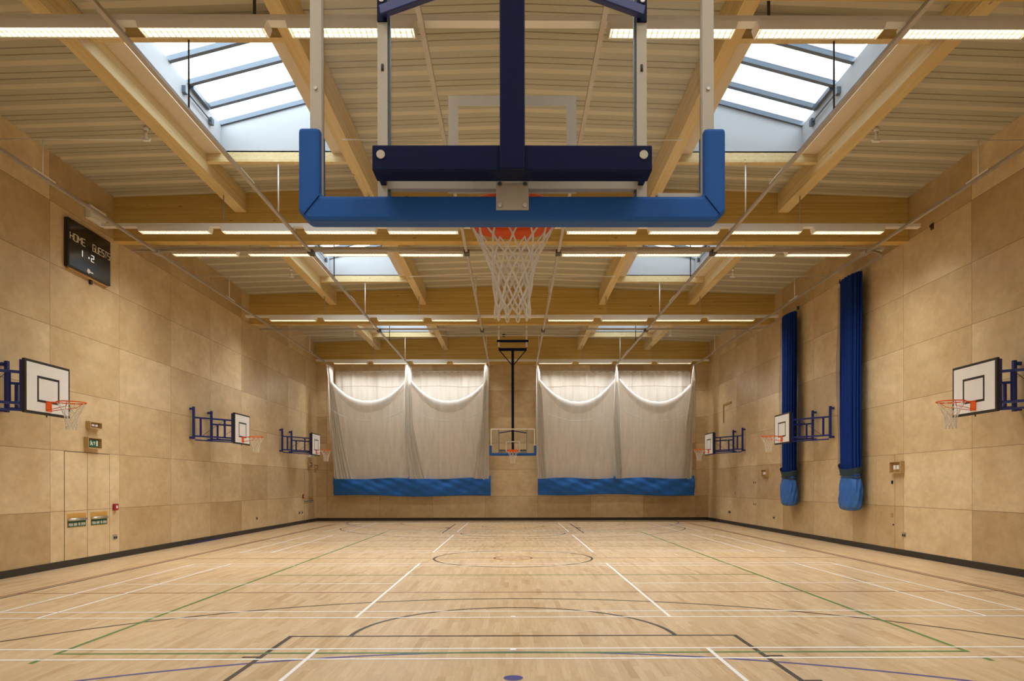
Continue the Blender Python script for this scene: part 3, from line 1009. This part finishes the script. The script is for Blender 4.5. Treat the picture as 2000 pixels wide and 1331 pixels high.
def cricket_net(x0, xm, x1, sides, label, flip, cat0):
    root = thing('cricket_net', label, 'cricket net', ((x0 + x1) / 2, 32.0, 1.2), 0, 'cricket nets bunched at the far wall')
    org = ((x0 + x1) / 2, 32.0, 1.2)
    rnd = random.Random(int(abs(x0 * 100)) + (7 if flip else 1))
    ph = [rnd.uniform(0, 6.28) for _ in range(8)]

    def pleat(u, n):
        return math.sin(u * n + ph[0]) * .5 + math.sin(u * n * 1.73 + ph[1]) * .3 + math.sin(u * n * .61 + ph[2]) * .35
    # canvas curtain behind, one sheet per bay
    for k, (a, b) in enumerate(((x0 + .12, xm), (xm, x1 - .08))):
        def fc(u, v):
            x = lerp(a, b, u)
            sc = abs(math.sin(u * PI * 11 + ph[3]))
            z = lerp(1.9, 6.80 + .045 * sc - (.12 if False else 0) * u, v)
            return (x, 32.36 + .05 * pleat(x, 16) * (.5 + .5 * v), z)
        c = MB().grid(fc, 110, 24).build('canvas_curtain', M['canvas'], root, org)
        MB().grid(lambda u, v: (lerp(a, b, u), 32.36 + .05 * pleat(lerp(a, b, u), 16) * .95 - .012, 6.15 + .02 * math.sin(u * 9 + ph[4]) + .025 * v), 110, 1).build('seam', M['seam'], c, org)
        MB().tube([(a, 32.36, 6.86), (b, 32.36, 6.86)], .018, 6).build('curtain_rod', M['white_metal'], root, org)
    # hanging roof netting, one swag per bay
    for k, (a, b) in enumerate(((x0, xm), (xm, x1))):
        a, b = a + .12, b - .1

        def top(u):
            q = (2 * u - 1)
            return 5.36 + 1.0 * abs(q) ** 2.1 + .03 * math.sin(5 * u + ph[5])

        def fs(u, v):
            x = lerp(a, b, u)
            zt = top(u)
            z = lerp(zt, 1.95 + .03 * math.sin(7 * u + ph[6]), v)
            bel = math.sin(PI * min(1, v * 1.1)) * .12
            fold = .035 * pleat(x + .5 * v * v * (1 if k else -1), 6) * (.25 + v)
            return (x, 31.62 + .42 * v - bel * .5 + fold, z)
        sw = MB().grid(fs, 60, 40).build('roof_netting', M['mesh_net'], root, org)

        def fr(u, v):                               # thick gathered roll along the swag
            x = lerp(a, b, u)
            t = 2 * PI * v
            hh = .07 + .17 * math.sin(PI * u) ** .7
            return (x, 31.54 + .09 * math.cos(t), top(u) - hh + hh * math.sin(t) * 1.1 + .012 * math.sin(u * 60 + 3 * t))
        MB().grid(fr, 60, 12).build('gathered_edge', M['mesh_bunched'], sw, org)
        MB().tube([(lerp(a, b, u), 31.43 + .02 * u, top(u) * .52 + 1.47 + .25) for u in [i / 30 for i in range(31)]], .016, 5).build('hem_cord', M['mesh_bunched'], sw, org)
    # side netting bunched under each track
    for k, prof in enumerate(sides):
        def fd(u, v):
            z = lerp(TZ - .035, 1.93, v)
            vv = v * 3.999
            i = min(len(prof) - 2, int(v * (len(prof) - 1)))
            t = v * (len(prof) - 1) - i
            xa = lerp(prof[i][0], prof[i + 1][0], t); xb = lerp(prof[i][1], prof[i + 1][1], t)
            u2 = u + .025 * math.sin(u * 40 + ph[7])
            x = lerp(xa, xb, u2) + .015 * math.sin(u * 23 + v * 2)
            y = 31.42 + .32 * u - .10 * math.sin(v * PI) + .06 * math.sin(u * 34 + ph[1]) * (.4 + .6 * v) + .25 * v * v
            if v < .12:
                y += (u - .5) * .5 * (1 - v / .12)
            return (x, y, z)
        MB().grid(fd, 60, 40).build('side_netting', M['mesh_bunched'], root, org)
    # blue canvas skirt
    def fk(u, v):
        x = lerp(x0 + .08, x1 + .05, u)
        z = lerp(1.19 + .05 * math.sin(u * 2.2 * PI + ph[2]) * math.sin(u * PI) - .03 * u, 2.03 + .04 * abs(2 * u - 1) ** 3 + .012 * math.sin(u * 30 + ph[0]), v)
        wr = .022 * math.sin(14 * u + 5 * v + ph[3]) + .016 * math.sin(31 * u - 9 * v + ph[4]) + .012 * math.sin(57 * u + 16 * v)
        return (x, 32.16 + wr + .05 * math.sin(PI * v) * -1, z)
    sk = MB().grid(fk, 120, 20).build('canvas_skirt', M['skirt_blue'], root, org, solid=.02)
    sk['label'] = 'blue canvas lower band'
    xx = x1 - .32
    m_ = MB()
    m_.prism([(xx, 32.06, 1.93), (xx + .07, 32.06, 1.88), (xx + .09, 32.06, 1.95), (xx + .05, 32.06, 2.0)], (0, .01, 0))
    m_.box(xx + .09, xx + .2, 32.06, 32.07, 1.93, 1.955)
    m_.build('emblem', M['sign_white'], sk, org)


sl = [[(-8.22, -8.10), (-8.17, -7.95), (-8.14, -7.72), (-8.06, -7.5), (-7.98, -7.2)],
      [(-4.74, -4.56), (-4.84, -4.50), (-4.84, -4.48), (-4.8, -4.25), (-4.68, -3.88)],
      [(-1.26, -1.06), (-1.36, -1.06), (-1.42, -1.07), (-1.6, -1.07), (-1.78, -1.07)]]
cricket_net(-8.22, -4.65, -1.06, sl, 'large white cricket net with blue skirt bunched at far wall, left of the goal', False, 0)
sr = [[(1.05, 1.20), (1.03, 1.32), (1.02, 1.40), (1.05, 1.46), (1.08, 1.55)],
      [(4.56, 4.74), (4.50, 4.76), (4.44, 4.80), (4.5, 4.88), (4.60, 4.97)],
      [(7.98, 8.22), (7.88, 8.20), (7.68, 8.15), (7.66, 8.08), (7.62, 7.98)]]
cricket_net(1.06, 4.65, 8.22, sr, 'large white cricket net with blue skirt bunched at far wall, right of the goal', True, 0)

# ------------------------------------------------------------------ dividing nets on the right wall
def divider(yc, hl, label):
    root = thing('divider_net', label, 'divider net', (8.8, yc, .95), 0, 'blue dividing nets')
    org = (8.8, yc, .95)
    rnd = random.Random(int(yc * 10))
    ph = [rnd.uniform(0, 6.28) for _ in range(6)]

    def fb(u, v):
        a = 2 * PI * u
        z = lerp(2.02, 7.05, v)
        k = 1 + .10 * math.sin(a * 17 + ph[0]) + .05 * math.sin(a * 29 + ph[1] + v)
        wob = .02 * math.sin(v * 5 + ph[2])
        hh = hl * (1.0 + .05 * v)
        return (8.80 + .13 * k * math.cos(a), yc + wob + hh * k * math.sin(a) * .95, z)
    MB().grid(fb, 150, 24, True, True).build('bunched_netting', M['net_blue'], root, org)

    def fl(u, v):
        return (8.70 + .02 * math.sin(v * 9), yc + hl + lerp(-.14, .06 + .06 * math.sin(v * PI), u), lerp(2.05, 6.9, v))
    MB().grid(fl, 2, 30).build('loose_netting', M['net_loose'], root, org)

    def fbag(u, v):
        a = 2 * PI * u
        z = lerp(.96, 2.0, v)
        z = lerp(.96, 2.0, v ** 1.25)
        prof = (1.0, 1.0, 1.0, 1.02, 1.03, 1.03, 1.01, .97, .9, .8, .88)
        t = v * 10; i = min(9, int(t)); k = lerp(prof[i], prof[i + 1], t - i)
        if v < .24:
            k *= math.sqrt(max(0, 1 - (1 - v / .24) ** 2.4)) * .999 + .001
        k *= 1 + .05 * math.sin(5 * a + 7 * v + ph[3]) + .03 * math.sin(11 * a - 13 * v + ph[4]) + .02 * math.sin(23 * a + 4 * v) * v
        return (8.79 + .20 * k * math.cos(a), yc + hl * 1.05 * k * math.sin(a), z)
    MB().grid(fbag, 64, 40, True, True).build('storage_bag', M['bag_blue'], root, org)
    MB().tube([(8.79 + .19 * math.cos(a), yc + hl * .93 * math.sin(a), 1.87 + .05 * math.sin(a)) for a in [2 * PI * i / 40 for i in range(40)]], .014, 6, True).build('tie_cord', M['black'], root, org)
    def fcol(u, v):
        a = 2 * PI * u
        return (8.79 + lerp(.18, .215, v) * math.cos(a), yc + hl * lerp(.98, 1.16, v) * math.sin(a), lerp(1.93, 2.1, v) + .06 * math.sin(a) - .05 * math.cos(2 * a))
    MB().grid(fcol, 48, 4, True, True).build('bag_collar', M['green_dark'], root, org)
    MB().bar((8.655, yc - hl * .55, 2.1), (8.655, yc - hl * .5, 7.0), .006).build('edge_tape', M['green_dark'], root, org)


divider(18.35, .47, 'tall bunched blue dividing net on the right wall, nearer of two')
divider(22.45, .45, 'tall bunched blue dividing net on right wall, farther, behind a basketball board')

# ------------------------------------------------------------------ stroke lettering
GL = {'H': [[(0, 0), (0, 1)], [(1, 0), (1, 1)], [(0, .5), (1, .5)]],
      'O': [[(0, 0), (0, 1), (1, 1), (1, 0), (0, 0)]], 'M': [[(0, 0), (0, 1), (.5, .45), (1, 1), (1, 0)]],
      'E': [[(1, 1), (0, 1), (0, 0), (1, 0)], [(0, .5), (.85, .5)]],
      'G': [[(1, 1), (0, 1), (0, 0), (1, 0), (1, .5), (.55, .5)]], 'U': [[(0, 1), (0, 0), (1, 0), (1, 1)]],
      'S': [[(1, 1), (0, 1), (0, .5), (1, .5), (1, 0), (0, 0)]], 'T': [[(0, 1), (1, 1)], [(.5, 1), (.5, 0)]],
      'P': [[(0, 0), (0, 1), (1, 1), (1, .5), (0, .5)]], 'B': [[(0, 0), (0, 1), (.9, 1), (.9, .5), (0, .5)], [(.9, .5), (1, .5), (1, 0), (0, 0)]],
      'A': [[(0, 0), (.5, 1), (1, 0)], [(.25, .4), (.75, .4)]], 'R': [[(0, 0), (0, 1), (1, 1), (1, .5), (0, .5), (1, 0)]],
      'N': [[(0, 0), (0, 1), (1, 0), (1, 1)]], '1': [[(.5, 0), (.5, 1)]],
      '2': [[(0, 1), (1, 1), (1, .5), (0, .5), (0, 0), (1, 0)]], '.': [[(.3, 0), (.6, 0)]], ' ': []}


def lettering(m_, text, x, y0, y1, z0, z1, thick, gap=.35):
    n = len(text)
    cw = (y1 - y0) / (n + gap * (n - 1))
    for i, ch in enumerate(text):
        ya = y0 + i * cw * (1 + gap)
        for st in GL[ch]:
            for p, q in zip(st, st[1:]):
                m_.bar((x, ya + p[0] * cw, lerp(z0, z1, p[1])), (x, ya + q[0] * cw, lerp(z0, z1, q[1])), thick, thick)


# scoreboard
org = (-W, 15.06, 6.09)
t = thing('scoreboard', 'black scoreboard reading HOME and GUESTS high on the left wall', 'scoreboard', org)
MB().box(-W + .003, -W + .09, 14.31, 15.81, 6.09, 7.08).build('housing', M['black'], t, org, bevel=.006)
f = MB().box(-W + .09, -W + .094, 14.34, 15.78, 6.12, 7.05).build('screen', M['screen'], t, org)
XF = -W + .097
m_ = MB()
lettering(m_, 'HOME', XF, 14.36, 14.86, 6.66, 6.80, .0095)
m_.build('home_lettering', M['print'], f, org)
m_ = MB()
lettering(m_, 'GUESTS', XF, 15.13, 15.77, 6.66, 6.80, .0095)
m_.build('guests_lettering', M['print'], f, org)
m_ = MB()
lettering(m_, '1', XF, 14.72, 14.82, 6.42, 6.55, .010)
m_.build('home_digit', M['led'], f, org)
m_ = MB()
lettering(m_, '2', XF, 15.08, 15.17, 6.42, 6.55, .010)
m_.box(XF - .004, XF + .004, 14.98, 15.01, 6.45, 6.48)
m_.build('guest_digit', M['led'], f, org)
m_ = MB()
m_.prism([(XF - .003, 14.93, 6.17), (XF - .003, 14.99, 6.13), (XF - .003, 15.04, 6.17), (XF - .003, 15.03, 6.22), (XF - .003, 14.96, 6.235)], (.004, 0, 0))
m_.box(XF - .003, XF + .001, 15.04, 15.15, 6.165, 6.19)
m_.build('emblem', M['sign_white'], f, org)
MB().box(-W + .003, -W + .06, 14.36, 15.74, 6.05, 6.09).build('batten', M['ply_dark'], t, org)
o = MB().box(-W, -W + .12, 15.02, 15.60, 7.33, 7.62).build('speaker_box', M['white_metal'], None, (-W, 15.3, 7.33), bevel=.012)
tag(o, 'pale box fixed to the left wall just above the scoreboard', 'wall box')
o = MB().box(-W, -W + .05, 15.14, 15.22, 5.96, 6.05).build('wall_sensor', M['black'], None, (-W, 15.18, 5.96), bevel=.01)
tag(o, 'small black sensor under the scoreboard on the left wall', 'sensor')

# ------------------------------------------------------------------ boxed emergency lights and exit signs
def boxed_light(side, y0, y1, z0, z1, label, cat='emergency light', sign=False, dep=.10):
    s = side
    org = (s * W, (y0 + y1) / 2, z0)
    root = thing('exit_sign' if sign else 'emergency_light', label, cat, org)
    X = lambda a: s * a
    bx = lambda m_, a0, a1, *r: m_.box(min(X(a0), X(a1)), max(X(a0), X(a1)), *r)
    m_ = MB()
    w = .02
    bx(m_, W - dep, W, y0, y0 + w, z0, z1); bx(m_, W - dep, W, y1 - w, y1, z0, z1)
    bx(m_, W - dep, W, y0 + w, y1 - w, z0, z0 + w); bx(m_, W - dep, W, y0 + w, y1 - w, z1 - w, z1)
    bx(m_, W - .012, W, y0 + w, y1 - w, z0 + w, z1 - w)
    m_.build('plywood_guard', M['ply_box'], root, org)
    cy, cz = (y0 + y1) / 2, (z0 + z1) / 2
    hy, hz = (y1 - y0) / 2 - w, (z1 - z0) / 2 - w
    if sign:
        p = bx(MB(), W - .06, W - .012, cy - hy * .72, cy + hy * .72, cz - hz * .8, cz + hz * .8).build('sign_panel', M['sign_green'], root, org)
        m_ = MB()
        xs = X(W - .0635)
        fw = hy * .72
        # running figure, arrow and doorway
        d = 1 if s < 0 else -1
        Y = lambda k: cy + d * k * fw
        Zc = lambda k: cz + k * hz * .8
        for p0, p1 in (((-.62, .45), (-.50, -.05)), ((-.50, -.05), (-.75, -.6)), ((-.50, -.05), (-.3, -.3)), ((-.3, -.3), (-.35, -.65)), ((-.6, .35), (-.85, .1)), ((-.6, .35), (-.35, .15))):
            m_.bar((xs, Y(p0[0]), Zc(p0[1])), (xs, Y(p1[0]), Zc(p1[1])), .014, .014)
        m_.sphere((xs, Y(-.6), Zc(.68)), .013, 8, 6)
        m_.bar((xs, Y(.1), Zc(-.5)), (xs, Y(.1), Zc(.4)), .012)
        m_.bar((xs, Y(-.08), Zc(.1)), (xs, Y(.1), Zc(.45)), .012); m_.bar((xs, Y(.28), Zc(.1)), (xs, Y(.1), Zc(.45)), .012)
        m_.box(xs - .004, xs + .004, *sorted((Y(.55), Y(.85))), Zc(-.7), Zc(.7))
        m_.build('pictogram', M['sign_white'], p, org)
    else:
        m_ = MB()
        for t in (-1, 1):
            bx(m_, W - .07, W - .012, *sorted((cy + t * hy * .08, cy + t * hy * .55)), cz - hz * .42, cz + hz * .42)
        m_.build('lens', M['clear_lens'], root, org, bevel=.008)
    return root


boxed_light(-1, 15.03, 15.47, 2.87, 3.02, 'twin emergency light in plywood guard above the green exit sign, left wall')
boxed_light(-1, 14.96, 15.46, 2.44, 2.68, 'green running-man exit sign in plywood guard above the nearer left exit door', 'exit sign', True)
boxed_light(-1, 31.20, 31.62, 2.46, 2.69, 'small green exit sign above the far exit door on the left wall', 'exit sign', True)
boxed_light(-1, 32.2, 32.55, 2.38, 2.60, 'small guarded light in the far left corner of the hall')
boxed_light(1, 16.28, 16.76, 1.91, 2.19, 'guarded twin light on right wall between nearer blue net and nearest board')
boxed_light(1, 24.95, 25.45, 1.92, 2.19, 'guarded twin light on right wall under the middle basketball board')
o = MB().box(-W, -W + .1, 31.25, 31.55, 2.89, 3.03).build('wall_lamp', M['white_metal'], None, (-W, 31.4, 2.89), bevel=.01)
tag(o, 'small white lamp box above the far exit sign on the left wall', 'wall lamp')

# ------------------------------------------------------------------ doors in the plywood lining
def exit_door(n, ya, ym, yb, bars, side=-1):
    org = (side * W, ym, 0)
    root = bpy.data.objects.new(f'door_{n}', None)
    COL.objects.link(root); root.location = org; struct(root)
    s = side
    xs = lambda a, b: sorted((s * a, s * b))
    g = .006
    for y0, y1 in ((ya, ym), (ym, yb)):
        MB().box(*xs(W - .006, W), y0 + g, y1 - g, SK, 2.345).build('door_leaf', M['ply_side'], root, org)
    m_ = MB()
    for y in (ya, ym, yb):
        wd_ = .006 if y == ym else .002
        m_.box(*xs(W - .0065, W), y - wd_, y + wd_, SK, 2.35)
    m_.box(*xs(W - .0063, W), ya, yb, 2.342, 2.35)
    m_.build('door_gap', M['steel_dark'], root, org)
    for y0, y1, z0, z1 in bars:
        p = MB().box(*xs(W - .009, W), y0, y1, z0, z1).build('panic_bar_recess', M['recess'], root, org)
        hz = z1 - z0
        MB().box(*xs(W - .012, W - .009), y0 + .015, y1 - .015, z0 + .01, z0 + hz * .46).build('green_label', M['sign_green'], p, org)
        m_ = MB()
        lettering(m_, 'PUSH BAR TO OPEN', s * (W - .0135), y0 + .05, y1 - .05, z0 + hz * .12, z0 + hz * .30, .009, .45)
        m_.build('lettering', M['sign_white'], p, org)
        m_ = MB()
        m_.tube([(s * (W - .04), y0 + .02, z0 + hz * .56), (s * (W - .04), y1 - .05, z0 + hz * .56)], .026, 10)
        for y in (y0 + .03, y1 - .05):
            m_.box(*xs(W - .04, W - .009), y, y + .03, z0 + hz * .5, z0 + hz * .62)
        m_.build('push_bar', M['chrome'], p, org)


exit_door(1, 14.31, 15.08, 15.90, [(14.39, 15.03, .79, 1.08), (15.19, 15.81, .79, 1.08)])
exit_door(2, 30.70, 31.40, 32.10, [(30.76, 31.34, .86, 1.10), (31.46, 32.04, .86, 1.10)])


def store_door(n, ya, yb):
    org = (W, (ya + yb) / 2, 0)
    root = bpy.data.objects.new(f'door_{n}', None)
    COL.objects.link(root); root.location = org; struct(root)
    MB().box(W - .005, W, ya + .004, yb - .004, SK, 2.345).build('door_leaf', M['ply_side'], root, org)
    m_ = MB()
    for y in (ya, yb):
        m_.box(W - .0055, W, y - .003, y + .003, SK, 2.35)
    m_.build('door_gap', M['ply_dark'], root, org)
    return root, org


r3, o3 = store_door(3, 16.70, 17.55)
MB().box(W - .02, W - .005, 16.76, 16.83, 1.66, 1.74).build('door_stop', M['goal_blue'], r3, o3, bevel=.01)
MB().box(W - .012, W - .005, 16.77, 16.85, .86, .96).build('flush_handle', M['ply_dark'], r3, o3)
MB().box(W - .012, W - .005, 16.73, 16.78, .67, .71).build('lock', M['steel_dark'], r3, o3)
r4, o4 = store_door(4, 26.19, 28.72)
for z in (1.69, .88):
    for y in (26.27, 26.47):
        MB().box(W - .012, W - .005, y, y + .05, z, z + .07).build('flush_handle', M['steel_dark'], r4, o4)
for z in (1.25, 1.85):
    MB().box(W - .01, W - .005, 28.68, 28.71, z, z + .12).build('hinge', M['steel_dark'], r4, o4)
# recessed hatch high on the right wall
m_ = MB()  .box(W - .03, W - .001, 29.2, 30.3, 5.02, 5.10).box(W - .03, W - .001, 30.22, 30.3, 4.3, 5.02)
tag(m_.build('hatch_lip', M['ply_dark'], None, (W, 29.75, 4.3)), 'L-shaped timber lip high on right wall above the farthest basketball board', 'trim strip')

# ------------------------------------------------------------------ small wall fittings
def socket(side, y0, y1, z0, z1, label):
    s = side
    org = (s * W, (y0 + y1) / 2, z0)
    root = thing('wall_socket', label, 'wall socket', org, 0, 'steel wall sockets')
    xs = lambda a, b: sorted((s * a, s * b))
    MB().box(*xs(W - .012, W), y0, y1, z0, z1).build('plate', M['chrome'], root, org, bevel=.003)
    m_ = MB()
    w = (y1 - y0)
    for k in (.12, .58):
        m_.box(*xs(W - .016, W - .012), y0 + w * k, y0 + w * (k + .3), z0 + .012, z0 + (z1 - z0) * .6)
    m_.build('outlet', M['black'], root, org)


socket(-1, 16.04, 16.21, .43, .54, 'steel double socket low on left wall right of nearer exit door')
socket(-1, 24.93, 25.10, .44, .54, 'steel socket low on the left wall, halfway to the far exit door')
socket(-1, 29.90, 30.10, .44, .54, 'first of two sockets low on left wall before the far exit door')
socket(-1, 30.30, 30.50, .44, .54, 'second of two sockets low on left wall, beside the far exit door')
socket(1, 16.22, 16.38, .43, .54, 'steel double socket on right wall, nearest the camera')
socket(1, 24.36, 24.54, .46, .56, 'steel socket low on right wall beyond the farther blue net')
socket(1, 29.3, 29.6, .46, .56, 'steel socket low on the right wall near the far corner')


def call_point(y0, y1, z0, z1, label):
    org = (-W, (y0 + y1) / 2, z0)
    root = thing('fire_call_point', label, 'fire alarm call point', org)
    MB().box(-W, -W + .06, y0, y1, z0, z1).build('case', M['red'], root, org, bevel=.008)
    c = ((y0 + y1) / 2, (z0 + z1) / 2)
    MB().box(-W + .06, -W + .063, c[0] - .03, c[0] + .03, c[1] - .03, c[1] + .03).build('glass', M['sign_white'], root, org)


call_point(16.03, 16.18, 1.09, 1.24, 'red fire alarm call point right of the nearer exit door')
call_point(30.42, 30.57, 1.09, 1.26, 'red fire alarm call point left of the far exit door')
m_ = MB().box(W - .02, W, 15.13, 15.22, 7.14, 7.27).tube([(W - .03, 15.17, 7.2), (W - .06, 15.17, 7.18), (W - .06, 15.17, 7.23)], .012, 6)
tag(m_.build('wall_hook', M['steel_dark'], None, (W, 15.17, 7.14)), 'small dark hook high on the right wall near the cross track', 'wall hook')
o = MB().box(-W + .021, -W + .05, 19.7, 21.8, 0, .035).build('floor_tape', M['tape_blue'], None, (-W + .035, 20.7, 0))
tag(o, 'blue strip lying on the floor against the left skirting', 'blue strip')
